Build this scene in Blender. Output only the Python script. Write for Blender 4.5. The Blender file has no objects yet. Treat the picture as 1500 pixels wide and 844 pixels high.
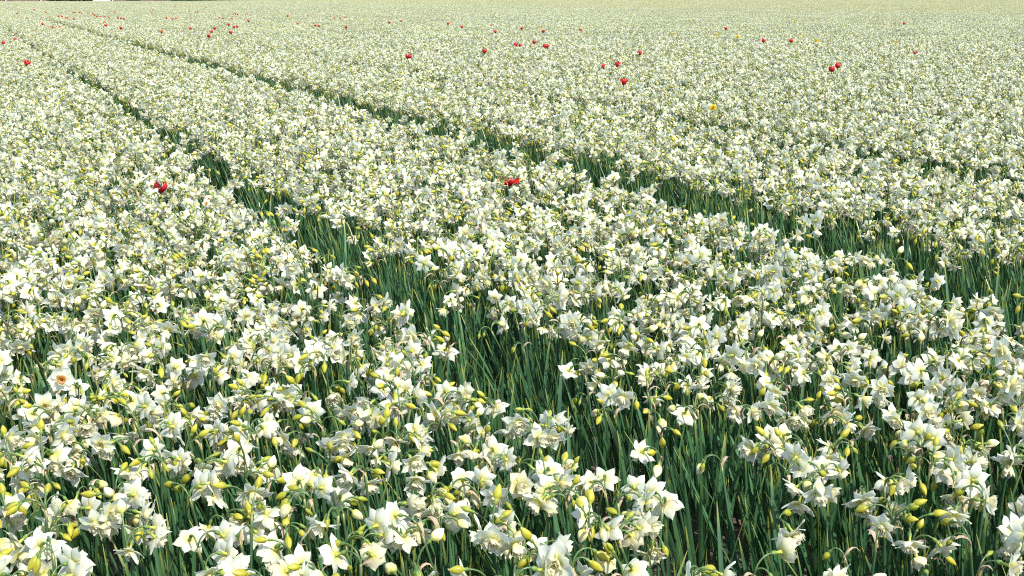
import bpy, math, random
import numpy as np
from mathutils import Matrix, Vector

# ------------------------------------------------------------------ camera, light, exposure
sc = bpy.context.scene
COL = sc.collection
W, H, F = 1500.0, 844.0, 1800.0            # photograph size and focal length in its pixels
CAM_Z, PITCH = 1.18, math.radians(13.4)
cam = bpy.data.objects.new('camera', bpy.data.cameras.new('camera'))
COL.objects.link(cam)
cam.location = (0, 0, CAM_Z)
cam.rotation_euler = (math.pi / 2 - PITCH, 0, 0)
cam.data.sensor_width = 36.0
cam.data.lens = 36.0 * F / W
cam.data.clip_start, cam.data.clip_end = 0.02, 6000
sc.camera = cam

SUN_AZ, SUN_EL = math.radians(142), math.radians(52)     # azimuth clockwise from the view direction (+Y)
world = bpy.data.worlds.new('World'); sc.world = world; world.use_nodes = True
wn = world.node_tree.nodes
sky = wn.new('ShaderNodeTexSky'); sky.sky_type = 'NISHITA'; sky.sun_disc = False
sky.sun_elevation = SUN_EL; sky.sun_rotation = SUN_AZ
wn['Background'].inputs['Strength'].default_value = 0.15
world.node_tree.links.new(sky.outputs[0], wn['Background'].inputs['Color'])
sun = bpy.data.objects.new('sun', bpy.data.lights.new('sun', 'SUN')); COL.objects.link(sun)
sun.data.energy = 3.7; sun.data.angle = math.radians(0.5); sun.data.color = (1.0, 0.94, 0.82)
sdir = Vector((math.sin(SUN_AZ) * math.cos(SUN_EL), math.cos(SUN_AZ) * math.cos(SUN_EL), math.sin(SUN_EL)))
sun.rotation_euler = sdir.to_track_quat('Z', 'Y').to_euler()
sun.location = sdir * 30
sc.view_settings.view_transform = 'Standard'; sc.view_settings.look = 'None'
sc.view_settings.exposure = 0.92; sc.view_settings.gamma = 1.0
sc.cycles.max_bounces = 7; sc.cycles.diffuse_bounces = 4; sc.cycles.glossy_bounces = 2
sc.cycles.transmission_bounces = 5; sc.cycles.filter_width = 1.1
sc.cycles.use_denoising = False

RNG = random.Random(20240417)

def ray(px, py):
    """direction through a pixel of the photograph"""
    x, y, z = (px - W / 2) / F, (H / 2 - py) / F, 1.0
    return Vector((x, z * math.cos(PITCH) + y * math.sin(PITCH), y * math.cos(PITCH) - z * math.sin(PITCH)))
def at_height(px, py, z):
    d = ray(px, py); t = (z - CAM_Z) / d.z
    return Vector((d.x * t, d.y * t, z))
def project(v):
    x = v[0]; dy, dz = v[1], v[2] - CAM_Z
    f = dy * math.cos(PITCH) - dz * math.sin(PITCH); u = dy * math.sin(PITCH) + dz * math.cos(PITCH)
    return (W / 2 + F * x / f, H / 2 - F * u / f) if f > .05 else (-9999, -9999)

# ------------------------------------------------------------------ materials
def new_mat(name):
    m = bpy.data.materials.new(name); m.use_nodes = True
    nt = m.node_tree; nt.nodes.clear()
    return m, nt, nt.nodes, nt.links
def plant_mat(name, rough, spec, transl, tint_var, hue_var, tgain=(1, 1, 1), bump=0.0):
    """colour from the piece's own pigment attribute, varied from plant to plant; thin tissue lets light through"""
    m, nt, n, l = new_mat(name)
    out = n.new('ShaderNodeOutputMaterial')
    a = n.new('ShaderNodeAttribute'); a.attribute_name = 'col'
    oi = n.new('ShaderNodeObjectInfo')
    geo = n.new('ShaderNodeNewGeometry')
    mr = n.new('ShaderNodeMapRange'); mr.inputs['To Min'].default_value = 1 - tint_var; mr.inputs['To Max'].default_value = 1 + tint_var * .6
    l.new(oi.outputs['Random'], mr.inputs['Value'])
    mh = n.new('ShaderNodeMapRange'); mh.inputs['To Min'].default_value = .5 - hue_var; mh.inputs['To Max'].default_value = .5 + hue_var
    l.new(geo.outputs['Random Per Island'], mh.inputs['Value'])
    hs = n.new('ShaderNodeHueSaturation')
    l.new(mr.outputs[0], hs.inputs['Value']); l.new(mh.outputs[0], hs.inputs['Hue']); l.new(a.outputs['Color'], hs.inputs['Color'])
    tc = n.new('ShaderNodeTexCoord'); nz = n.new('ShaderNodeTexNoise'); nz.inputs['Scale'].default_value = 90; nz.inputs['Detail'].default_value = 2
    l.new(tc.outputs['Object'], nz.inputs['Vector'])
    mn = n.new('ShaderNodeMapRange'); mn.inputs['To Min'].default_value = .90; mn.inputs['To Max'].default_value = 1.08
    l.new(nz.outputs['Fac'], mn.inputs['Value'])
    mul = n.new('ShaderNodeVectorMath'); mul.operation = 'SCALE'
    l.new(hs.outputs[0], mul.inputs[0]); l.new(mn.outputs[0], mul.inputs['Scale'])
    p = n.new('ShaderNodeBsdfPrincipled'); p.inputs['Roughness'].default_value = rough
    p.inputs['Specular IOR Level'].default_value = spec
    l.new(mul.outputs[0], p.inputs['Base Color'])
    if bump:
        b = n.new('ShaderNodeBump'); b.inputs['Strength'].default_value = bump; b.inputs['Distance'].default_value = .002
        l.new(nz.outputs['Fac'], b.inputs['Height']); l.new(b.outputs[0], p.inputs['Normal'])
    t = n.new('ShaderNodeBsdfTranslucent')
    g = n.new('ShaderNodeVectorMath'); g.operation = 'MULTIPLY'; g.inputs[1].default_value = tgain
    l.new(mul.outputs[0], g.inputs[0]); l.new(g.outputs[0], t.inputs['Color'])
    mx = n.new('ShaderNodeMixShader'); mx.inputs[0].default_value = transl
    l.new(p.outputs[0], mx.inputs[1]); l.new(t.outputs[0], mx.inputs[2]); l.new(mx.outputs[0], out.inputs['Surface'])
    return m
M_PETAL = plant_mat('petal_tissue', .6, .2, .50, .06, .008, (1.02, 1.02, .94))
M_LEAF = plant_mat('leaf_tissue', .30, .6, .16, .28, .018, (1.3, 1.5, .5), .15)
M_BUD = plant_mat('bud_tissue', .45, .4, .12, .14, .014)
M_PAPER = plant_mat('dry_paper_tissue', .7, .2, .25, .22, .012, (1, .9, .8), .5)
M_TULIP = plant_mat('tulip_petal_tissue', .4, .45, .22, .10, .006, (1.1, .7, .7), .2)
MATS = [M_PETAL, M_LEAF, M_BUD, M_PAPER, M_TULIP]
PETAL, LEAF, BUD, PAPER, TULIP = range(5)

def soil_mat():
    m, nt, n, l = new_mat('soil')
    out = n.new('ShaderNodeOutputMaterial'); p = n.new('ShaderNodeBsdfPrincipled'); p.inputs['Roughness'].default_value = .95
    p.inputs['Specular IOR Level'].default_value = .15
    tc = n.new('ShaderNodeTexCoord')
    n1 = n.new('ShaderNodeTexNoise'); n1.inputs['Scale'].default_value = 38; n1.inputs['Detail'].default_value = 6
    n2 = n.new('ShaderNodeTexNoise'); n2.inputs['Scale'].default_value = 2.2
    for q in (n1, n2): l.new(tc.outputs['Object'], q.inputs['Vector'])
    r = n.new('ShaderNodeValToRGB')
    r.color_ramp.elements[0].position = .3; r.color_ramp.elements[0].color = (.055, .04, .03, 1)
    r.color_ramp.elements[1].position = .72; r.color_ramp.elements[1].color = (.22, .165, .12, 1)
    l.new(n1.outputs['Fac'], r.inputs[0])
    mx = n.new('ShaderNodeMix'); mx.data_type = 'RGBA'; mx.inputs[7].default_value = (.10, .085, .07, 1)
    l.new(n2.outputs['Fac'], mx.inputs[0]); l.new(r.outputs[0], mx.inputs[6]); l.new(mx.outputs[2], p.inputs['Base Color'])
    b = n.new('ShaderNodeBump'); b.inputs['Strength'].default_value = 1; b.inputs['Distance'].default_value = .02
    l.new(n1.outputs['Fac'], b.inputs['Height']); l.new(b.outputs[0], p.inputs['Normal']); l.new(p.outputs[0], out.inputs[0])
    return m
def simple_mat(name, c1, c2, scale, rough=.8):
    m, nt, n, l = new_mat(name)
    out = n.new('ShaderNodeOutputMaterial'); p = n.new('ShaderNodeBsdfPrincipled'); p.inputs['Roughness'].default_value = rough
    tc = n.new('ShaderNodeTexCoord'); nz = n.new('ShaderNodeTexNoise'); nz.inputs['Scale'].default_value = scale; nz.inputs['Detail'].default_value = 5
    l.new(tc.outputs['Object'], nz.inputs['Vector'])
    r = n.new('ShaderNodeValToRGB'); r.color_ramp.elements[0].position = .35; r.color_ramp.elements[1].position = .65
    r.color_ramp.elements[0].color = (*c1, 1); r.color_ramp.elements[1].color = (*c2, 1)
    l.new(nz.outputs['Fac'], r.inputs[0]); l.new(r.outputs[0], p.inputs['Base Color']); l.new(p.outputs[0], out.inputs[0])
    return m
M_SOIL = soil_mat()

# ------------------------------------------------------------------ mesh pieces: (verts, faces, colours, material)
class Piece:
    def __init__(s, v, f, c, m):
        s.v = np.asarray(v, float).reshape(-1, 3); s.f = [tuple(q) for q in f]; s.c = np.asarray(c, float).reshape(-1, 3); s.m = m
def lerp(a, b, t): return np.asarray(a, float) * (1 - t) + np.asarray(b, float) * t
def ramp(stops, t):
    for (t0, c0), (t1, c1) in zip(stops, stops[1:]):
        if t <= t1: return lerp(c0, c1, max(0, (t - t0) / (t1 - t0)))
    return np.asarray(stops[-1][1], float)
def grid_faces(nu, nv, wrap=False):
    out = []
    for i in range(nu - 1):
        for j in range(nv if wrap else nv - 1):
            k = (j + 1) % nv
            out.append((i * nv + j, i * nv + k, (i + 1) * nv + k, (i + 1) * nv + j))
    return out
def make_mesh(name, pieces):
    """pieces: list of (Piece, Matrix or None, tint) joined into one mesh"""
    V, Fc, C, MI, slots, off = [], [], [], [], [], 0
    for pc, mtx, tint in pieces:
        v = pc.v
        if mtx is not None:
            a = np.array(mtx); v = v @ a[:3, :3].T + a[:3, 3]
        if pc.m not in slots: slots.append(pc.m)
        si = slots.index(pc.m)
        V.append(v); C.append(pc.c * tint); Fc += [tuple(i + off for i in q) for q in pc.f]; MI += [si] * len(pc.f); off += len(v)
    V = np.concatenate(V); C = np.concatenate(C)
    me = bpy.data.meshes.new(name); me.from_pydata(V.tolist(), [], Fc)
    at = me.color_attributes.new('col', 'FLOAT_COLOR', 'POINT')
    at.data.foreach_set('color', np.c_[np.clip(C, 0, 1), np.ones(len(C))].astype(np.float32).ravel())
    for s in slots: me.materials.append(MATS[s])
    me.polygons.foreach_set('material_index', np.array(MI, np.int32))
    me.polygons.foreach_set('use_smooth', np.ones(len(Fc), bool))
    me.update()
    return me
def tube(path, radii, sides, cols, m, cap=False):
    path = np.asarray(path, float); n = len(path); V = []; C = []
    for i in range(n):
        t = path[min(i + 1, n - 1)] - path[max(i - 1, 0)]; t = t / np.linalg.norm(t)
        a = np.cross(t, (0.13, 1, 0.07)); a /= np.linalg.norm(a); b = np.cross(t, a)
        for k in range(sides):
            w = 2 * math.pi * k / sides
            V.append(path[i] + radii[i] * (math.cos(w) * a + math.sin(w) * b)); C.append(cols[i])
    f = grid_faces(n, sides, True)
    if cap: f.append(tuple(range((n - 1) * sides, n * sides)))
    return Piece(V, f, C, m)

WHITE, CREAM, YEL = (.80, .82, .705), (.80, .77, .53), (.70, .62, .10)
GREEN, DGREEN = (.085, .165, .06), (.050, .128, .052)

def tepal(r, L=.028, Wd=.0108, nu=9, nv=7, tip=WHITE, base=(.74, .72, .26), mid=(.80, .775, .44), m=PETAL, ripple=1.0):
    V, C = [], []
    keel = r.uniform(.10, .35); bend = r.uniform(-.5, .5); s2 = r.uniform(-.5, .5); side = r.uniform(-.10, .10); tw = r.uniform(-.35, .35)
    ph = r.uniform(0, 6.28); peak = r.uniform(.72, .92)
    for i in range(nu):
        u = i / (nu - 1)
        w = Wd * (max(0, math.sin(math.pi * min(1, u ** peak))) ** .80) + (.0018 * (1 - u))+ .0002
        for j in range(nv):
            v = 2 * j / (nv - 1) - 1
            x = v * w + side * L * u * u
            y = L * u * (1 - .10 * abs(v) * u)
            z = keel * w * (1 - v * v) * -1 + bend * L * u * u * .6 + s2 * L * .25 * u ** 4 + tw * w * v * u + ripple * .0019 * math.sin(ph + 7 * u + 2.2 * v) * abs(v) * u
            V.append((x, y, z))
            C.append(ramp([(0, base), (.16, mid), (.42, tip), (1, tip)], u) * (1 - .05 * (j % 2) * ripple))
    return Piece(V, grid_faces(nu, nv), C, m)
def corona(r, n=18, rad=.0105, ht=.014, cols=None, rings=3, m=PETAL):
    """frilled double crown: nested ragged cups"""
    V, C, Fc = [], [], []
    cols = cols or [(0, (.80, .69, .20)), (.35, (.83, .79, .46)), (1, (.84, .825, .69))]
    for k in range(rings):
        s = 1 - k * .27; hh = ht * (1 - .06 * k); nn = max(8, int(n * (1 - .2 * k))); base = len(V); nl = 4 - (k > 1)
        jag = [r.uniform(-1, 1) for _ in range(nn)]; ph = r.uniform(0, 6.28)
        for i in range(nl):
            u = i / (nl - 1)
            for j in range(nn):
                a = 2 * math.pi * j / nn + ph
                ru = (.0038 + (rad - .0038) * u ** .8) * s * (1 + u * u * .22 * jag[j] + .10 * u * math.sin(3 * a + ph))
                zz = hh * u * (1 + .22 * jag[(j + 3) % nn] * u) + .0008 * k
                if i == nl - 1: zz += .0014 * (-1) ** j
                V.append((ru * math.cos(a), ru * math.sin(a), zz)); C.append(ramp(cols, u))
        Fc += [tuple(q + base for q in f) for f in grid_faces(nl, nn, True)]
    return Piece(V, Fc, C, m)
def lathe(prof, sides, cols, m, fl=None, seam=None):
    V, C = [], []
    for i, (z, rr) in enumerate(prof):
        for k in range(sides):
            a = 2 * math.pi * k / sides
            q = rr * (1 + (fl(a, i / (len(prof) - 1)) if fl else 0))
            V.append((q * math.cos(a), q * math.sin(a), z)); C.append(cols[i] if seam is None else lerp(cols[i], (.20, .24, .03), seam(a, i / (len(prof) - 1))))
    f = grid_faces(len(prof), sides, True)
    f.append(tuple(range((len(prof) - 1) * sides, len(prof) * sides)))
    return Piece(V, f, C, m)
TUBE_L = .019
def flower_tube(sides=7):
    g, y = (.16, .25, .05), (.62, .60, .12)
    return lathe([(-.001, .0016), (.002, .0034), (.006, .0036), (.009, .0021), (.014, .0023), (TUBE_L + .001, .0045)], sides,
                 [GREEN, g, g, (.36, .42, .07), (.50, .52, .09), y], BUD)
def bud(r, kind, sides=12, nl=9):
    L = {'green': .017, 'yellow': .023, 'cream': .026}[kind] * r.uniform(.9, 1.1); R = {'green': .0044, 'yellow': .0056, 'cream': .0078}[kind] * r.uniform(.92, 1.08)
    pal = {'green': [(0, (.24, .30, .035)), (1, (.36, .36, .03))], 'yellow': [(0, (.27, .31, .03)), (.3, (.38, .35, .022)), (1, (.53, .475, .07))],
           'cream': [(0, (.58, .56, .12)), (.35, (.76, .71, .34)), (1, (.81, .80, .62))]}[kind]
    prof, cols = [(-.001, .0014), (.0015, .0029), (.005, .0030), (.0075, .0021)], [GREEN, (.13, .21, .05), (.16, .24, .05), (.34, .38, .06)]
    for i in range(1, nl):
        u = i / (nl - 1); prof.append((.0075 + L * u, max(.0007, R * math.sin(math.pi * (u * .90 + .10)) ** .72 * (1 - .25 * u) * 1.12))); cols.append(ramp(pal, u))
    ph = r.uniform(0, 6.28)
    return lathe(prof, sides, cols, BUD, lambda a, u: .20 * abs(math.sin(1.5 * (a + ph + 1.8 * u))) * (u > .35) - .08,
                 lambda a, u: (.55 * max(0, 1 - 2.2 * abs(math.sin(1.5 * (a + ph + 1.8 * u)))) if u > .35 else 0))
def pedicel(elev, length, sides=5, n=7):
    """arched flower stalk in the XZ plane; returns piece, end position, angle of the end from vertical"""
    th1 = math.radians(90 - elev); th0 = math.radians(12); p = np.zeros(3); path = [p.copy()]
    for i in range(n - 1):
        u = (i + .5) / (n - 1); th = th0 + (th1 - th0) * (u ** 1.3); p = p + np.array([math.sin(th), 0, math.cos(th)]) * length / (n - 1); path.append(p.copy())
    return tube(path, [.0015] * n, sides, [(.10, .17, .05)] * n, LEAF), Vector(p), th1
def leaf(r, L, Wd, nu=8, nv=3):
    V, C = [], []
    bend = r.uniform(.0, .20); tw = r.uniform(-1.3, 1.3); droop = r.choice([0, 0, 0, 0, .35]); yt = r.random() < .7
    tipc = (.36, .36, .07) if yt else (.10, .19, .07); g = r.uniform(.8, 1.2)
    for i in range(nu):
        u = i / (nu - 1); w = Wd * .5 * (1 - u ** 5) ** .6 * (.75 + .25 * math.sin(math.pi * u)) + .0004
        a = tw * u; cx = bend * L * u * u + droop * L * max(0, u - .7) ** 1.5; cz = L * u * (1 - .12 * bend * u) - droop * .5 * L * max(0, u - .7)
        for j in range(nv):
            v = 2 * j / (nv - 1) - 1
            off = v * w; fold = -abs(v) * w * .35
            V.append((cx + off * math.sin(a) + fold * math.cos(a), off * math.cos(a) - fold * math.sin(a), cz))
            C.append(ramp([(0, (.16, .22, .10)), (.22, np.array(DGREEN) * g), (.86, np.array(DGREEN) * g * 1.15), (1, tipc)], u))
    return Piece(V, grid_faces(nu, nv), C, LEAF)
def stem_shape(r, Ht):
    b = r.uniform(-.03, .03); c = r.uniform(-.02, .02)
    return [np.array((b * u * u + c * math.sin(math.pi * u) * .5, c * u * u, Ht * u)) for u in (0, .3, .6, .84, .93, 1)]
def stem_piece(path, sides=5):
    n = len(path)
    return tube(path, [.0030, .0030, .0028, .0027, .0026, .0024], sides, [(.12, .20, .08), (.05, .125, .06), (.05, .125, .06), (.055, .13, .06), (.07, .145, .055), (.26, .25, .07)], LEAF, True)
def spathe(r, L=.040, nu=7):
    V, C = [], []
    bend = r.uniform(.5, 1.9); w0 = r.uniform(.0030, .0050); tan1, tan2 = (.47, .34, .22), (.62, .50, .36)
    x = z = 0.0
    for i in range(nu):
        u = i / (nu - 1); th = .1 + bend * u * u * 1.5
        if i: x += math.sin(th) * L / (nu - 1); z += math.cos(th) * L / (nu - 1)
        w = w0 * (.55 + 1.1 * u * (1 - u) * 2) * (1 - u ** 4) + .0006
        for j in range(5):
            v = j / 2 - 1; a = v * (2.0 - 1.2 * u)
            V.append((x - math.cos(a) * w * .6 * (1 - .4 * u) + .001 * math.sin(9 * u + 3 * v), math.sin(a) * w, z + .001 * math.sin(7 * u + 5 * v)))
            C.append(lerp(tan1, tan2, u * .7 + .3 * r.random()))
    return Piece(V, grid_faces(nu, 5), C, PAPER)

R = random.Random(7)
HI = {}
HI['tepal'] = [tepal(R, L=R.uniform(.027, .033), Wd=R.uniform(.0078, .0100)) for _ in range(12)]
HI['tepal_cream'] = [tepal(R, L=R.uniform(.023, .028), tip=(.80, .78, .58), mid=(.78, .74, .40), base=(.66, .62, .14)) for _ in range(6)]
HI['corona'] = [corona(R, n=R.choice((16, 18, 20)), rad=R.uniform(.0100, .0135), ht=R.uniform(.013, .019)) for _ in range(7)]
HI['tube'] = [flower_tube()]
for k in ('green', 'yellow', 'cream'): HI['bud_' + k] = [bud(R, k) for _ in range(4)]
PED_E = [-62, -48, -36, -26, -16, -6, 8, 25, 55]; PED_L = (.026, .034, .046)
PEDS = [(e, l) for e in PED_E for l in PED_L]
HI['pedicel'] = [pedicel(e, l) for e, l in PEDS]
HI['leaf'] = [leaf(R, R.uniform(.26, .365), R.uniform(.0062, .0108)) for _ in range(14)]
HI['spathe'] = [spathe(R, R.uniform(.032, .046)) for _ in range(6)]
LO = {k: v for k, v in HI.items()}
R2 = random.Random(8)
LO['tepal'] = [tepal(R2, nu=3, nv=3, L=.028, Wd=.0125, ripple=0) for _ in range(6)]
LO['tepal_cream'] = [tepal(R2, nu=3, nv=3, L=.026, tip=(.80, .78, .58), mid=(.78, .74, .40), base=(.66, .62, .14), ripple=0) for _ in range(3)]
LO['corona'] = [corona(R2, n=7, rings=1) for _ in range(3)]
LO['tube'] = [flower_tube(3)]
for k in ('green', 'yellow', 'cream'): LO['bud_' + k] = [bud(R2, k, 4, 4) for _ in range(2)]
LO['pedicel'] = [pedicel(e, l, 3, 3) for e, l in PEDS]
LO['leaf'] = [leaf(R2, R2.uniform(.26, .36), .012, 4, 2) for _ in range(8)]
LO['spathe'] = [spathe(R2, .04, 3) for _ in range(3)]

def T(v): return Matrix.Translation(v)
def RZ(a): return Matrix.Rotation(a, 4, 'Z')
def RX(a): return Matrix.Rotation(a, 4, 'X')
def RY(a): return Matrix.Rotation(a, 4, 'Y')

FACE = math.radians(-72)      # the heads mostly look towards the light (azimuth in the XY plane)
def plant_spec(r, lib, nfl, nbud, nleaf, leaf_tall=1.0, face=FACE, spread=62, spathes=True):
    """one daffodil: nested list of (part name, library key, index, matrix, children)"""
    parts = []
    Ht = r.uniform(.298, .360)
    path = stem_shape(r, Ht); lean = RZ(r.uniform(0, 6.28)) @ RX(math.radians(r.gauss(0, 5)))
    top = Vector(path[-1])
    if nfl + nbud:
        parts.append(('stem', path, None, lean, []))
        if spathes and r.random() < .7:
            parts.append(('spathe', 'spathe', r.randrange(len(lib['spathe'])), lean @ T(top - Vector((0, 0, .012))) @ RZ(r.uniform(0, 6.28)), []))
    main = face + math.radians(r.gauss(0, spread)); n = nfl + nbud
    for i in range(n):
        isfl = i < nfl
        phi = main + math.radians(r.gauss(0, 34)) + (i - (n - 1) / 2) * math.radians(44)
        if isfl: e = r.choice((-62, -48, -48, -36, -36, -36, -26, -26, -16, -6))
        else: e = r.choice((-62, -62, -48, -48, -36, -26, -16, 8, 25, 55))
        l = r.choice(PED_L)
        pi = PEDS.index((e, l)); pc, end, th = lib['pedicel'][pi]
        base = lean @ T(top) @ RZ(phi)
        head = base @ T(end) @ RY(th) @ RZ(r.uniform(0, 6.28))
        sc_ = r.uniform(.84, 1.08)
        S = Matrix.Scale(sc_, 4)
        ped_local = (head @ S).inverted() @ base
        if isfl:
            cream = r.random() < .13
            key = 'tepal_cream' if cream else 'tepal'
            ch = [('pedicel', 'pedicel', pi, ped_local, [])]
            op = math.radians(r.gauss(4, 13)) + (math.radians(r.uniform(20, 50)) if cream else 0)
            for q in range(6):
                a = op + math.radians(r.gauss(0, 9)) + (0 if q % 2 else math.radians(5))
                ch.append(('tepal', key, r.randrange(len(lib[key])), T((0, 0, TUBE_L - (.0008 if q % 2 else 0))) @ RZ(math.radians(60 * q + r.gauss(0, 5))) @ T((0, .0028, 0)) @ RX(a), []))
            ch.append(('corona', 'corona', r.randrange(len(lib['corona'])), T((0, 0, TUBE_L - .001)) @ RZ(r.uniform(0, 6)) @ Matrix.Diagonal((1, 1, r.uniform(.8, 1.25), 1)), []))
            parts.append(('flower', 'tube', 0, head @ S, ch))
        else:
            key = 'bud_' + r.choice(('green', 'yellow', 'yellow', 'yellow', 'cream'))
            parts.append(('bud', key, r.randrange(len(lib[key])), head @ S, [('pedicel', 'pedicel', pi, ped_local, [])]))
    for i in range(nleaf):
        a = r.uniform(0, 6.28)
        parts.append(('leaf', 'leaf', r.randrange(len(lib['leaf'])), T((r.uniform(.008, .045) * math.cos(a), r.uniform(.008, .045) * math.sin(a), -.012)) @ RZ(a + r.gauss(0, .5)) @ RY(math.radians(abs(r.gauss(2.5, 3.5)))) @ Matrix.Diagonal((1, 1, leaf_tall * r.uniform(.88, 1.1), 1)), []))
    return parts
def get_piece(lib, key, idx):
    if isinstance(key, list): return stem_piece(key, 3 if lib is LO else 5)
    p = lib[key][idx]
    return p[0] if isinstance(p, tuple) else p
def flatten(lib, parts, M, out, tint):
    for name, key, idx, m, ch in parts:
        out.append((get_piece(lib, key, idx), M @ m, tint)); flatten(lib, ch, M @ m, out, tint)
    return out
def counts(r, rich):
    """open flowers and buds on one stem"""
    if rich < 0: return (0, 0)
    if r.random() > rich: return r.choice(((0, 0), (0, 0), (0, 2), (1, 1), (0, 3), (0, 1)))
    return r.choice(((2, 1), (2, 2), (1, 3), (2, 3), (1, 2), (3, 1), (2, 1), (2, 2), (2, 0), (1, 4), (1, 1)))

# ------------------------------------------------------------------ the beds
PSI = math.radians(23.8)
ROW = Vector((-math.sin(PSI), math.cos(PSI), 0)); NRM = Vector((math.cos(PSI), math.sin(PSI), 0))
P_A = at_height(610, 458, .27).dot(NRM)
P_B = at_height(950, 288, .27).dot(NRM)
S = P_B - P_A
GAP = lambda k: {0: .20, 1: .36, 2: .26, 3: .20}.get(k, .11)       # bare furrow width; furrow 0 and 1 are the two dark ones
def bed_point(k, s, q): return ROW * s + NRM * (P_A + k * S + q)
def wave(x, y): return .5 + .25 * math.sin(1.9 * x + 1.3 * y + .7) + .25 * math.sin(-1.1 * x + 2.3 * y + 2.1) * math.cos(.7 * x)

def in_wedge(p, margin):
    if p.y < .75: return False
    return abs(p.x) < (p.y + .25) * .447 + margin
def furrow_z(d): return -.055 * math.exp(-(d / .10) ** 2)
# ground: a ridged sheet under the near beds inside a sheet that reaches the horizon
def ground():
    V, Fc = [], []
    NEAR = 26
    qs = [0, .05, .10, .16, .25, .5, .75, 1]
    nk = range(-9, 20)
    ss = np.concatenate([np.arange(-6, 10, .25), np.arange(10, 60.1, 1.0)])
    cols = []
    for k in nk:
        half = S / 2
        for t in (0, .04, .08, .13, .20, S / 2, S - .20, S - .13, S - .08, S - .04): cols.append((k, t))
    for k, t in cols:
        for s in ss:
            p = bed_point(k, s, t); d = min(t, S - t)
            V.append((p.x, p.y, furrow_z(d) + .006 * math.sin(17 * s + 3 * k + 30 * t)))
    n = len(ss)
    for i in range(len(cols) - 1):
        for j in range(n - 1):
            Fc.append((i * n + j, (i + 1) * n + j, (i + 1) * n + j + 1, i * n + j + 1))
    me = bpy.data.meshes.new('ground'); me.from_pydata(V, [], Fc); me.materials.append(M_SOIL)
    me.polygons.foreach_set('use_smooth', np.ones(len(Fc), bool))
    o = bpy.data.objects.new('ground', me); COL.objects.link(o); o['kind'] = 'structure'
    o['label'] = 'dark brown soil of the flower beds and furrows'; 
    me = bpy.data.meshes.new('terrain')
    me.from_pydata([(-2500, -300, -.075), (2500, -300, -.075), (2500, 4500, -.075), (-2500, 4500, -.075)], [], [(0, 1, 2, 3)])
    me.materials.append(simple_mat('far_grassland', (.05, .09, .03), (.09, .10, .05), .05))
    o = bpy.data.objects.new('terrain', me); COL.objects.link(o); o['kind'] = 'structure'; o['label'] = 'flat farmland under and beyond the flower field'
ground()

LOD_D = 24.0
near, cells_white, cells_cream = [], [], []
STEP = .5
rp = random.Random(99)
CREAM_K = 24
for k in range(-7, 200):
    for j in range(-8, 640):
        s = (j + .5) * STEP * (1 if True else 1)
        c = bed_point(k, s, S / 2)
        d = math.hypot(c.x, c.y)
        if d > 330 or not in_wedge(c, 2.0 + .02 * d): continue
        if c.y > 178 and k < CREAM_K: continue           # the white beds end at the farm
        if d < LOD_D or (k in (-1, 0, 1) and d < 48): near.append((k, j))
        elif j % 2 == 0: (cells_cream if k >= CREAM_K else cells_white).append((k, j * STEP + .5))

plants = []      # (position, richness)
for k, j in near:
    dens = 186 if k == -1 else 172 if k == 0 else 168
    n = dens * STEP * S; nc = int(round(math.sqrt(n * S / STEP))); nr = int(round(n / nc))
    for a in range(nc):
        for b in range(nr):
            q = (a + .5 + rp.uniform(-.48, .48)) / nc * S
            s = (j + (b + .5 + rp.uniform(-.48, .48)) / nr) * STEP
            g0, g1 = GAP(k) / 2, GAP(k + 1) / 2
            edge = .014 * math.sin(5.1 * s + k) + .010 * math.sin(13 * s)
            if k == 0: g0 *= 1 - .06 * max(0, min(1, (s - 3.5) / 3))
            if k == -1: g1 *= 1 - .06 * max(0, min(1, (s - 3.5) / 3))
            bare = q < g0 + edge or q > S - g1 + edge
            if bare and not (s < 5 and k in (-1, 0, 1) and min(q, S - q) > .035 and rp.random() < .6): continue
            p = bed_point(k, s, q); p.z = -.005
            if bare: plants.append((p, -1)); continue      # leaves only on the furrow shoulder
            rich = .97 - .30 * max(0, wave(p.x * .9, p.y * .9) - .60)
            if k in (0, 1, 2):
                w = (.15 if k == 0 else .30 if k == 1 else .16) + (.17 * max(0, min(1, (7.0 - s) / 3.8)) if k == 0 else (.16 if k == 1 else .08) * max(0, min(1, (9.5 - s) / 4.5)))
                if q < w: rich *= .20 + .74 * max(0, (q - g0) / (w - g0)) ** 1.3
            if k == 0: rich *= 1 - .05 * max(0, min(1, (4.2 - s) / 2.0))
            plants.append((p, rich))

# the plants that show largest become things of their own; all the others are one mass
def tops(p): return project((p.x, p.y, .36))
order = sorted(range(len(plants)), key=lambda i: plants[i][0].length)
chosen = []
for i in order:
    x, y = tops(plants[i][0])
    if plants[i][1] >= 0 and -12 < x < W + 12 and y < H + 6: chosen.append(i)
    if len(chosen) == 300: break
chosen_set = set(chosen)

# ------------------------------------------------------------------ single daffodils (things with parts)
mesh_cache = {}
def lib_mesh(key, idx):
    if (key, idx) not in mesh_cache:
        mesh_cache[key, idx] = make_mesh(key, [(get_piece(HI, key, idx), None, 1.0)])
    return mesh_cache[key, idx]
def add(name, me, parent, mtx):
    o = bpy.data.objects.new(name, me); COL.objects.link(o)
    if parent is not None: o.parent = parent
    o.matrix_basis = mtx
    return o
def build_parts(parent, parts):
    for name, key, idx, m, ch in parts:
        me = make_mesh('stem', [(stem_piece(key), None, 1.0)]) if isinstance(key, list) else lib_mesh(key, idx)
        o = add(name, me, parent, m)
        build_parts(o, ch)
def thing(name, loc, label, cat, group=None, rot=None):
    e = bpy.data.objects.new(name, None); COL.objects.link(e); e.empty_display_size = .02
    e.matrix_basis = T(loc) @ (rot if rot is not None else Matrix.Identity(4))
    e['label'] = label; e['category'] = cat
    if group: e['group'] = group
    return e
NUM = ['no', 'one', 'two', 'three', 'four']
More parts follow.
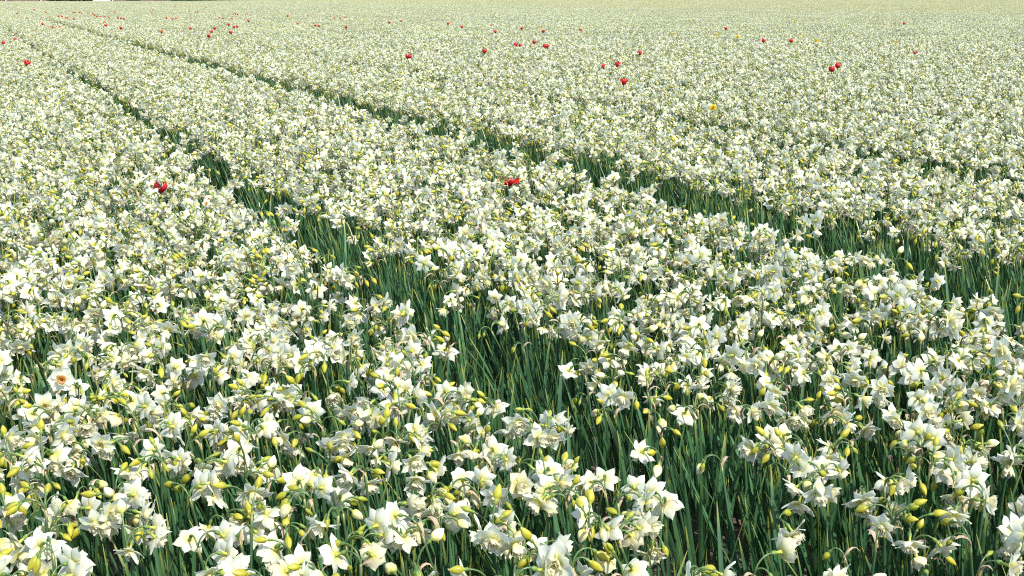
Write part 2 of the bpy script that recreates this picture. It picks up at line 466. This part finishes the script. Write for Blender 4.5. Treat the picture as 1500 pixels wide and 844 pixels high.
def wind(r): return RY(math.radians(r.gauss(-8, 4.5))) @ RX(math.radians(r.gauss(0, 3.5)))
def where(p):
    d = p.dot(NRM) - P_A
    if abs(d) < .26: return 'beside the diagonal furrow'
    if d < -.75: return 'deep in the dense bed'
    if d < 0: return 'in the dense bed near the furrow'
    if d < .7: return 'in the leafy bed past the furrow'
    return 'in the bed between the furrows'
def tally(spec):
    t = {}
    for name, key, idx, m, ch in spec:
        if name == 'flower': k = ('cream' if any(c[1] == 'tepal_cream' for c in ch) else 'white', 'flower')
        elif name == 'bud': k = ({'bud_green': 'greenish', 'bud_yellow': 'yellow', 'bud_cream': 'cream'}[key], 'bud')
        else: continue
        t[k] = t.get(k, 0) + 1
    order = sorted(t, key=lambda k: (k[1] == 'bud', -t[k]))
    return [NUM[t[k]] + ' ' + k[0] + ' ' + k[1] + ('s' if t[k] > 1 else '') for k in order][:3]
rt = random.Random(4242)
HERO = [at_height(90, 557, .36)]
for i in chosen:
    p, rich = plants[i]
    nf, nb = counts(rt, rich)
    if any((p - h).xy.length < .05 for h in HERO): nf, nb = 0, 0
    spec = plant_spec(rt, HI, nf, nb, rt.choice((5, 6, 6, 7)))
    if nf + nb == 0: lab = 'clump of dark green daffodil leaves without any flower, ' + where(p)
    else:
        st = max(len(q[1]) and q[1][-1][2] for q in spec if q[0] == 'stem')
        ty = tally(spec); hd = ('tall ' if st > .342 else 'short ' if st < .312 else '') + 'daffodil with '
        lab = hd + ', '.join(ty) + ', ' + where(p)
        while len(lab.split()) > 16: ty.pop(); lab = hd + ', '.join(ty) + ', ' + where(p)
    e = thing('daffodil', p, lab, 'daffodil', 'white daffodils at the front of the field', wind(rt))
    build_parts(e, spec)

# ------------------------------------------------------------------ the mass of daffodils (stuff)
def variant_collection(name, meshes):
    c = bpy.data.collections.new(name)
    for i, me in enumerate(meshes):
        o = bpy.data.objects.new('%s_%03d' % (name, i), me); c.objects.link(o)
    return c
def scatter_group(coll):
    g = bpy.data.node_groups.new('scatter_' + coll.name, 'GeometryNodeTree')
    g.interface.new_socket('Geometry', in_out='INPUT', socket_type='NodeSocketGeometry')
    g.interface.new_socket('Geometry', in_out='OUTPUT', socket_type='NodeSocketGeometry')
    n, l = g.nodes, g.links
    gi, go = n.new('NodeGroupInput'), n.new('NodeGroupOutput')
    ci = n.new('GeometryNodeCollectionInfo'); ci.inputs['Collection'].default_value = coll
    ci.inputs['Separate Children'].default_value = True; ci.inputs['Reset Children'].default_value = True
    def attr(nm, ty):
        a = n.new('GeometryNodeInputNamedAttribute'); a.data_type = ty; a.inputs['Name'].default_value = nm; return a.outputs['Attribute']
    ip = n.new('GeometryNodeInstanceOnPoints'); ip.inputs['Pick Instance'].default_value = True
    er = n.new('FunctionNodeEulerToRotation')
    l.new(gi.outputs[0], ip.inputs['Points']); l.new(ci.outputs[0], ip.inputs['Instance'])
    l.new(attr('variant', 'INT'), ip.inputs['Instance Index']); l.new(attr('turn', 'FLOAT_VECTOR'), er.inputs[0])
    l.new(er.outputs[0], ip.inputs['Rotation']); l.new(attr('size', 'FLOAT_VECTOR'), ip.inputs['Scale'])
    l.new(ip.outputs[0], go.inputs[0])
    return g
def scatter(name, label, cat, pts, var, turn, size, coll):
    me = bpy.data.meshes.new(name); me.from_pydata([tuple(p) for p in pts], [], [])
    me.attributes.new('variant', 'INT', 'POINT').data.foreach_set('value', np.array(var, np.int32))
    me.attributes.new('turn', 'FLOAT_VECTOR', 'POINT').data.foreach_set('vector', np.array(turn, np.float32).ravel())
    me.attributes.new('size', 'FLOAT_VECTOR', 'POINT').data.foreach_set('vector', np.array(size, np.float32).ravel())
    o = bpy.data.objects.new(name, me); COL.objects.link(o)
    o['kind'] = 'stuff'; o['label'] = label; o['category'] = cat
    md = o.modifiers.new('scatter', 'NODES'); md.node_group = scatter_group(coll)
    return o

rv = random.Random(31)
variants, kinds = [], {'rich': [], 'poor': []}
RICH = [(2, 1), (2, 2), (1, 3), (2, 3), (1, 2), (3, 1), (2, 1), (2, 2), (2, 0), (1, 4), (1, 1)]
POOR = [(0, 0), (0, 0), (0, 2), (1, 1), (0, 3), (0, 1)]
for lst, nm, reps in ((RICH, 'rich', 5), (POOR, 'poor', 2)):
    for nf, nb in lst * reps:
        sp = plant_spec(rv, HI, nf, nb, rv.choice((5, 6, 6, 7)))
        kinds[nm].append(len(variants)); variants.append(make_mesh('daffodil_variant', flatten(HI, sp, Matrix.Identity(4), [], 1.0)))
vc = variant_collection('daffodil_variant', variants)
pts, var, turn, size = [], [], [], []
for i, (p, rich) in enumerate(plants):
    if i in chosen_set: continue
    pts.append(p); var.append(kinds['poor'][rv.choice((0, 1, 6, 7))] if rich < 0 else rv.choice(kinds['rich' if rv.random() < rich else 'poor']))
    turn.append((math.radians(rv.gauss(0, 3.5)), math.radians(rv.gauss(-8, 4.5)), math.radians(rv.gauss(0, 38))))
    z = rv.uniform(.90, 1.10); size.append((z, z, z * rv.uniform(.95, 1.05)))
scatter('daffodil_beds', 'dense mass of white daffodils in the beds behind the front plants', 'daffodils', pts, var, turn, size, vc)

def make_patch(seed, length, cream):
    r = random.Random(seed); out = []
    n = int(175 * length * S)
    for _ in range(n):
        q = r.uniform(.05, S - .05); s = r.uniform(0, length)
        nf, nb = counts(r, .98)
        sp = plant_spec(r, LO, nf, nb, 2, spathes=r.random() < .5)
        tint = np.array((1, 1, 1)) * r.uniform(.92, 1.03)
        if cream: tint = tint * np.array((1.0, .98, .91))
        # patch frame: X along NRM, Y along ROW; heads keep their true azimuth
        M = T((q - S / 2, s - length / 2, -.005)) @ RZ(-PSI + r.gauss(0, .7)) @ wind(r)
        for it in flatten(LO, sp, M, [], tint): out.append(it)
    return make_mesh('bed_patch', out)
for nm, label, cells, cream, seed in (('white_daffodil_field', 'far white daffodil beds running to the end of the field', cells_white, False, 500),
                                      ('cream_daffodil_field', 'distant strip of cream coloured daffodils beyond the white beds', cells_cream, True, 900)):
    pm = [make_patch(seed + i, 1.0, cream) for i in range(7 if not cream else 4)]
    pc = variant_collection(nm + '_patch', pm)
    pts, var, turn, size = [], [], [], []
    for k, s in cells:
        p = bed_point(k, s, S / 2); pts.append((p.x, p.y, 0)); var.append(rv.randrange(len(pm)))
        turn.append((0, 0, PSI)); size.append((1, 1.0, rv.uniform(.95, 1.06)))
    scatter(nm, label, 'daffodils', pts, var, turn, size, pc)

# loose clods on the furrow floors near the path
def clods():
    r = random.Random(77); V, Fc = [], []
    for _ in range(2600):
        k = r.choice((0, 0, 1)); s_ = r.uniform(-.5, 9); q = r.gauss(0, .06); p = bed_point(k, s_, q); rad = r.uniform(.003, .013) * (1.5 if r.random() < .1 else 1)
        b = len(V); z0 = furrow_z(abs(q)) + rad * .35
        for ax in ((1, 0, 0), (0, 1, 0), (-1, 0, 0), (0, -1, 0), (.3, .2, .8), (0, 0, -.8)):
            V.append((p.x + rad * (ax[0] + r.gauss(0, .25)), p.y + rad * (ax[1] + r.gauss(0, .25)), z0 + rad * (ax[2] + r.gauss(0, .15))))
        Fc += [(b + i, b + (i + 1) % 4, b + 4) for i in range(4)] + [(b + (i + 1) % 4, b + i, b + 5) for i in range(4)]
    me = bpy.data.meshes.new('soil_clods'); me.from_pydata(V, [], Fc); me.materials.append(M_SOIL)
    o = bpy.data.objects.new('soil_clods', me); COL.objects.link(o); o['kind'] = 'stuff'; o['label'] = 'crumbly brown soil clods lying in the furrows'; o['category'] = 'soil'
clods()

# ------------------------------------------------------------------ odd flowers among the white ones
def tulip_petal(r, Lh, Rm, nu=8, nv=5, top=(.52, .008, .016), basec=(.42, .008, .016)):
    V, C = [], []
    for i in range(nu):
        u = i / (nu - 1)
        rad = Rm * (math.sin(math.pi * (.10 + .74 * u)) ** .8); w = .95 * (math.sin(math.pi * (u * .70 + .12)) ** .55)
        for j in range(nv):
            v = 2 * j / (nv - 1) - 1; a = v * w
            V.append((rad * math.sin(a), rad * math.cos(a) - .004 * (1 - abs(v)) * u * 0, Lh * u * (1 - .22 * v * v * u)))
            C.append(lerp(basec, top, min(1, u * 1.6)))
    return Piece(V, grid_faces(nu, nv), C, TULIP)
rtu = random.Random(55)
TP = [make_mesh('tulip_petal', [(tulip_petal(rtu, rtu.uniform(.056, .064), rtu.uniform(.025, .029)), None, 1.0)]) for _ in range(5)]
TLEAF = [make_mesh('tulip_leaf', [(leaf(rtu, rtu.uniform(.26, .32), .034, 8, 5), None, 1.15)]) for _ in range(3)]
TBASE = make_mesh('tulip_receptacle', [(lathe([(-.004, .003), (0, .006), (.004, .0085), (.007, .004)], 8, [(.10, .17, .06)] * 4, BUD), None, 1.0)])
def tulip(px, py, z, openness, label, group, tilt=None, size=1.15):
    c = at_height(px, py, z)                       # middle of the head stands at height z
    Ht = z - .030 * size
    e = thing('tulip', (c.x, c.y, -.005), label, 'tulip', group)
    lean = RZ(rtu.uniform(0, 6.28)) @ RX(math.radians(rtu.uniform(0, 3) if tilt is None else tilt))
    path = [np.array((0, 0, Ht * u)) for u in np.linspace(0, 1, 6)]
    add('stem', make_mesh('tulip_stem', [(tube(path, [.0042] * 6, 6, [(.09, .17, .07)] * 6, LEAF), None, 1.0)]), e, lean)
    fl = add('flower', TBASE, e, lean @ T((0, 0, Ht)) @ RZ(rtu.uniform(0, 6)) @ Matrix.Scale(size, 4))
    for q in range(6):
        a = -math.radians(openness + rtu.gauss(0, 3) + (3 if q % 2 else 0))
        add('petal', rtu.choice(TP), fl, RZ(math.radians(60 * q + rtu.gauss(0, 4))) @ RX(a) @ Matrix.Scale(.93 if q % 2 else 1.0, 4))
    for q in range(2):
        add('leaf', rtu.choice(TLEAF), e, RZ(rtu.uniform(0, 6.28)) @ T((.006, 0, 0)) @ RY(math.radians(8)))
    return e
GT = 'red tulips scattered among the daffodils'
def cr(ox, oy, s, lst): return [(ox + x / s, oy + y / s) for x, y in lst]
far_red = cr(0, 0, 3.75, [(93, 71), (230, 130), (290, 150), (327, 147), (575, 122), (581, 137), (255, 67), (322, 88), (340, 90), (366, 99), (376, 97), (403, 103), (318, 48),
    (400, 67), (412, 67), (437, 66), (447, 72), (483, 71), (513, 76), (518, 83), (535, 90), (553, 90), (577, 92), (600, 95), (648, 97), (662, 100), (680, 103), (660, 152), (305, 20),
    (562, 45), (630, 65), (833, 70), (840, 55), (915, 98), (948, 102), (967, 102), (960, 37), (998, 37), (1037, 62), (1078, 68), (1088, 66), (1130, 40), (1206, 97), (1228, 99),
    (1275, 102), (1293, 75), (1303, 78), (1355, 78), (1365, 113), (1255, 133), (1285, 147), (1302, 145), (1042, 155), (190, 53), (145, 100), (82, 217), (155, 343), (1270, 175)]) \
  + cr(400, 0, 3.75, [(82, 86), (192, 86), (335, 98), (368, 101), (396, 96), (135, 130), (230, 140), (250, 141), (405, 148), (640, 122), (705, 115), (960, 128), (1037, 145),
    (1200, 140), (1215, 173), (1366, 155), (1488, 170), (1335, 242), (1360, 248), (1498, 250), (735, 307)]) \
  + cr(800, 0, 4.286, [(10, 287), (218, 188), (672, 73), (367, 415), (1127, 177)])
for x, y in far_red:
    tulip(x, y, rtu.uniform(.395, .43), rtu.choice((2, 4, 8, 14)), 'small far red tulip scattered over the white daffodils', GT)
for x, y, z, op, lab in [
    (1310, 35.5, .37, 14, 'faint low red tulip beside the dark red one near the cream strip'),
    (1340, 77.5, .365, 14, 'faint red tulip almost buried in white flowers, far from the others'),
    (237, 46, .425, 4, 'upright red tulip standing alone over the narrow beds past the second furrow'),
    (314, 41, .41, 6, 'red tulip topping a slanting line of three small red tulips'),
    (310, 46, .40, 6, 'middle red tulip of a slanting line of three'),
    (306, 52, .39, 6, 'lowest red tulip of a slanting line of three'),
    (5, 62, .41, 6, 'red tulip in the dense bed before the diagonal furrow, beside a smaller one'),
    (36, 89, .39, 8, 'red tulip deep in the dense bed before the diagonal furrow'),
    (781, 61, .42, 4, 'round red tulip just behind a low pair of red tulips'),
    (709, 74, .435, 3, 'large egg-shaped red tulip standing clear above the white flowers'),
    (937, 76.5, .42, 3, 'red tulip between two yellow flowers and a low red tulip'),
    (904, 93, .405, 10, 'low red tulip half sunk in white flowers behind a large square one'),
    (912, 118, .43, 5, 'largest square red tulip with upright petals'),
    (1118, 59, .425, 2, 'round red tulip with closed petals beside one on a bare stem'),
    (1159, 59, .435, 4, 'cup-shaped red tulip with its bare stem showing'),
    (1324, 34, .425, 3, 'dark red tulip alone near the cream strip'),
    (1226, 95, .445, 2, 'taller bright red tulip of a touching pair'),
    (1220, 100, .415, 4, 'shorter darker red tulip of a touching pair'),
    (237, 271, .378, 8, 'red tulip half hidden in white flowers of the dense bed'),
    (748, 261, .380, 40, 'wide open red tulip sunk among white flowers between the two dark furrows')]:
    tulip(x, y, z, op, lab, GT, size=.9 if y > 200 else .9 if x < 60 else 1.08 if y > 90 else 1.12)

def odd_daffodil(px, py, z, tip, mid, corc, scale, label, group, face=None, cor_scale=1.0, nm='daffodil'):
    r = random.Random(int(px * 7 + py))
    c = at_height(px, py, z)
    e = thing(nm, (c.x, c.y, -.005), label, 'daffodil', group)
    az = math.atan2(-c.y, -c.x) if face is None else face        # looks roughly at the path
    Ht = z - .012
    path = [np.array((0, 0, Ht * u)) for u in np.linspace(0, 1, 6)]
    off = T((-.03 * scale * math.cos(az), -.03 * scale * math.sin(az), 0))
    add('stem', make_mesh('stem', [(stem_piece(path), None, 1.0)]), e, off)
    pc, end, th = HI['pedicel'][PEDS.index((8, .026))]
    base = off @ T((0, 0, Ht)) @ RZ(az)
    head = base @ T(end) @ RY(th) @ Matrix.Scale(scale, 4)
    fl = add('flower', lib_mesh('tube', 0), e, head)
    add('pedicel', lib_mesh('pedicel', PEDS.index((8, .026))), fl, head.inverted() @ base)
    tm = make_mesh('tepal', [(tepal(r, Wd=.0122, tip=tip, mid=mid, base=mid), None, 1.0)])
    for q in range(6): add('tepal', tm, fl, T((0, 0, TUBE_L)) @ RZ(math.radians(60 * q + r.gauss(0, 4))) @ T((0, .0028, 0)) @ RX(math.radians(r.gauss(4, 5))))
    add('corona', make_mesh('corona', [(corona(r, cols=corc), None, 1.0)]), fl, T((0, 0, TUBE_L - .001)) @ Matrix.Scale(cor_scale, 4))
    for q in range(3): add('leaf', lib_mesh('leaf', r.randrange(len(HI['leaf']))), e, off @ RZ(r.uniform(0, 6.28)) @ T((.01, 0, -.01)))
YT, YM = (.82, .66, .03), (.80, .58, .02); YC = [(0, (.75, .42, .01)), (1, (.82, .50, .01))]
GY = 'yellow daffodils among the white ones'
yel = [(1045, 158, .405, 'yellow daffodil half hidden among white flowers'), (1053.5, 50, .41, 'brightest yellow daffodil beside a small red tulip'),
       (1046.5, 52.5, .39, 'pale yellow daffodil next to the brightest yellow one'), (984, 50, .40, 'yellow daffodil alone amid white flowers, far from any tulip'),
       (1176, 53, .41, 'yellow daffodil beside the red tulip on a bare stem')]
for x, y, z, lab in yel: odd_daffodil(x, y, z, YT, YM, YC, .88 if y > 100 else 1.0, lab, GY)
for x, y in [(1195.5, 60.3), (1080.7, 54.4), (1312.8, 63.2), (1164, 31.2), (837, 22.6), (793, 40.5), (1257, 6.7), (1339.5, 16.5), (1031, 6.5), (987, 15.2), (532, 31)]:
    odd_daffodil(x, y, .40, YT, YM, YC, 1.25, 'tiny far yellow daffodil scattered over the pale beds', GY)
odd_daffodil(90, 557, .372, WHITE, (.80, .80, .70), [(0, (.82, .46, .02)), (.5, (.85, .42, .02)), (.78, (.84, .66, .28)), (1, (.83, .81, .70))], 1.02,
             'large white daffodil with a frilled orange crown facing outwards', 'odd daffodils in the dense bed', cor_scale=1.05)
for x, y, lab in ((305.5, 292, 'small white daffodil with a tiny orange cup, upper of two'), (302.5, 298, 'small white daffodil with a tiny orange cup, lower of two')):
    odd_daffodil(x, y, .375, WHITE, (.80, .78, .55), [(0, (.80, .35, .01)), (1, (.82, .42, .02))], .62, lab, 'odd daffodils in the dense bed', cor_scale=.7)

# ------------------------------------------------------------------ the farm at the end of the white beds
def box_mesh(name, boxes, mat):
    V, Fc = [], []
    for (x0, y0, z0, x1, y1, z1) in boxes:
        b = len(V); V += [(x0, y0, z0), (x1, y0, z0), (x1, y1, z0), (x0, y1, z0), (x0, y0, z1), (x1, y0, z1), (x1, y1, z1), (x0, y1, z1)]
        Fc += [tuple(i + b for i in q) for q in ((0, 3, 2, 1), (4, 5, 6, 7), (0, 1, 5, 4), (1, 2, 6, 5), (2, 3, 7, 6), (3, 0, 4, 7))]
    me = bpy.data.meshes.new(name); me.from_pydata(V, [], Fc); me.materials.append(mat); return me
M_BRICK = simple_mat('barn_brick', (.15, .10, .08), (.21, .15, .12), 1.2); M_ROOF = simple_mat('barn_roof', (.10, .06, .05), (.15, .09, .07), 2)
M_WHITE = simple_mat('white_paint', (.70, .70, .68), (.80, .80, .78), 1, .5); M_DARK = simple_mat('dark_door', (.03, .04, .04), (.05, .06, .05), 2)
D = 190.0
def X(px): return (px - 750) / F * D * 1.0
def barn(x0, x1, depth, eave, ridge, label, doors, posts):
    e = thing('barn', ((x0 + x1) / 2, D, -.07), label, 'barn', 'farm buildings at the end of the field'); h = (x1 - x0) / 2
    add('wall', box_mesh('barn_wall', [(-h, 0, 0, h, depth, eave)], M_BRICK), e, Matrix.Identity(4))
    V = [(-h - .3, -.4, eave - .05), (h + .3, -.4, eave - .05), (h + .3, depth / 2, ridge), (-h - .3, depth / 2, ridge), (-h - .3, depth + .4, eave - .05), (h + .3, depth + .4, eave - .05)]
    me = bpy.data.meshes.new('barn_roof'); me.from_pydata(V, [], [(0, 1, 2, 3), (3, 2, 5, 4), (0, 3, 4), (1, 5, 2), (0, 4, 5, 1)]); me.materials.append(M_ROOF)
    add('roof', me, e, Matrix.Identity(4))
    for a, b in doors: add('door', box_mesh('barn_door', [(a - (x0 + x1) / 2, -.06, 0, b - (x0 + x1) / 2, -.003, 2.6)], M_DARK), e, Matrix.Identity(4))
    for a in posts: add('post', box_mesh('post', [(a - (x0 + x1) / 2 - .06, -.55, 0, a - (x0 + x1) / 2 + .06, -.43, eave)], M_WHITE), e, Matrix.Identity(4))
barn(X(-130), X(86), 12, 3.2, 7.0, 'long brown brick barn with thin white posts at the end of the field', [(X(-60), X(-30))], [X(30), X(80)])
barn(X(178), X(240), 9, 2.8, 6.0, 'small brown brick barn with dark doors at the end of the field', [(X(200), X(220))], [X(182)])
e = thing('delivery_van', (X(168), D - 2, -.07), 'white van parked between the two brown barns', 'van')
V = [(-1, 0, .35), (1, 0, .35), (1, 0, 1.0), (.95, 0, 2.1), (-.95, 0, 2.1), (-1, 0, 1.0)]
me = bpy.data.meshes.new('van_body'); n6 = len(V); V2 = V + [(x, 4.6, z) for x, y, z in V]
me.from_pydata(V2, [], [tuple(range(n6)), tuple(range(2 * n6 - 1, n6 - 1, -1))] + [(i, i + n6, (i + 1) % n6 + n6, (i + 1) % n6) for i in range(n6)]); me.materials.append(M_WHITE)
add('body', me, e, Matrix.Identity(4))
for sx in (-.85, .85):
    for yy in (.8, 3.7):
        w = lathe([(-.1, .33), (.1, .33)], 14, [(.02, .02, .02)] * 2, PAPER); w.f.append(tuple(range(13, -1, -1)))
        add('wheel', make_mesh('wheel', [(w, None, 1.0)]), e, T((sx, yy, .33)) @ RY(math.pi / 2))
add('window', box_mesh('van_window', [(-.75, -.02, 1.25, .75, -.003, 1.9)], M_DARK), e, Matrix.Identity(4))
def hedge(x0, x1, y, h, label):
    r = random.Random(int(x0 * 10)); V, Fc, C = [], [], []
    for _ in range(5200):
        x = r.uniform(x0, x1); yy = y + r.uniform(-.8, .8); z = r.random() ** .8 * h * (1 + .12 * math.sin(x * 1.7) + .08 * math.sin(x * 5.1)); s = r.uniform(.08, .2)
        a = Vector((r.gauss(0, 1), r.gauss(0, 1), r.gauss(0, 1))).normalized() * s; b = a.cross(Vector((r.gauss(0, 1), r.gauss(0, 1), r.gauss(0, 1)))).normalized() * s * .6
        k = len(V); c = Vector((x, yy, max(0, z))); V += [c - a, c + b, c + a, c - b]; Fc.append((k, k + 1, k + 2, k + 3)); C += [(.06, .075, .04)] * 4
    e = thing('hedge', ((x0 + x1) / 2, y, -.07), label, 'hedge')
    add('foliage', make_mesh('hedge_foliage', [(Piece([(v[0] - (x0 + x1) / 2, v[1] - y, v[2]) for v in V], Fc, C, LEAF), None, 1.0)]), e, Matrix.Identity(4))
    add('trunk', box_mesh('hedge_trunk', [(-(x1 - x0) / 2 + t * (x1 - x0), -.05, 0, -(x1 - x0) / 2 + t * (x1 - x0) + .1, .05, h * .7) for t in np.linspace(.02, .97, 14)], M_ROOF), e, Matrix.Identity(4))
hedge(X(87), X(156), D + 1, 2.2, 'dark clipped hedge joining the barns at the end of the field')
print('plants', len(plants), 'white cells', len(cells_white), 'cream cells', len(cells_cream), 'S', S, 'PA', P_A)
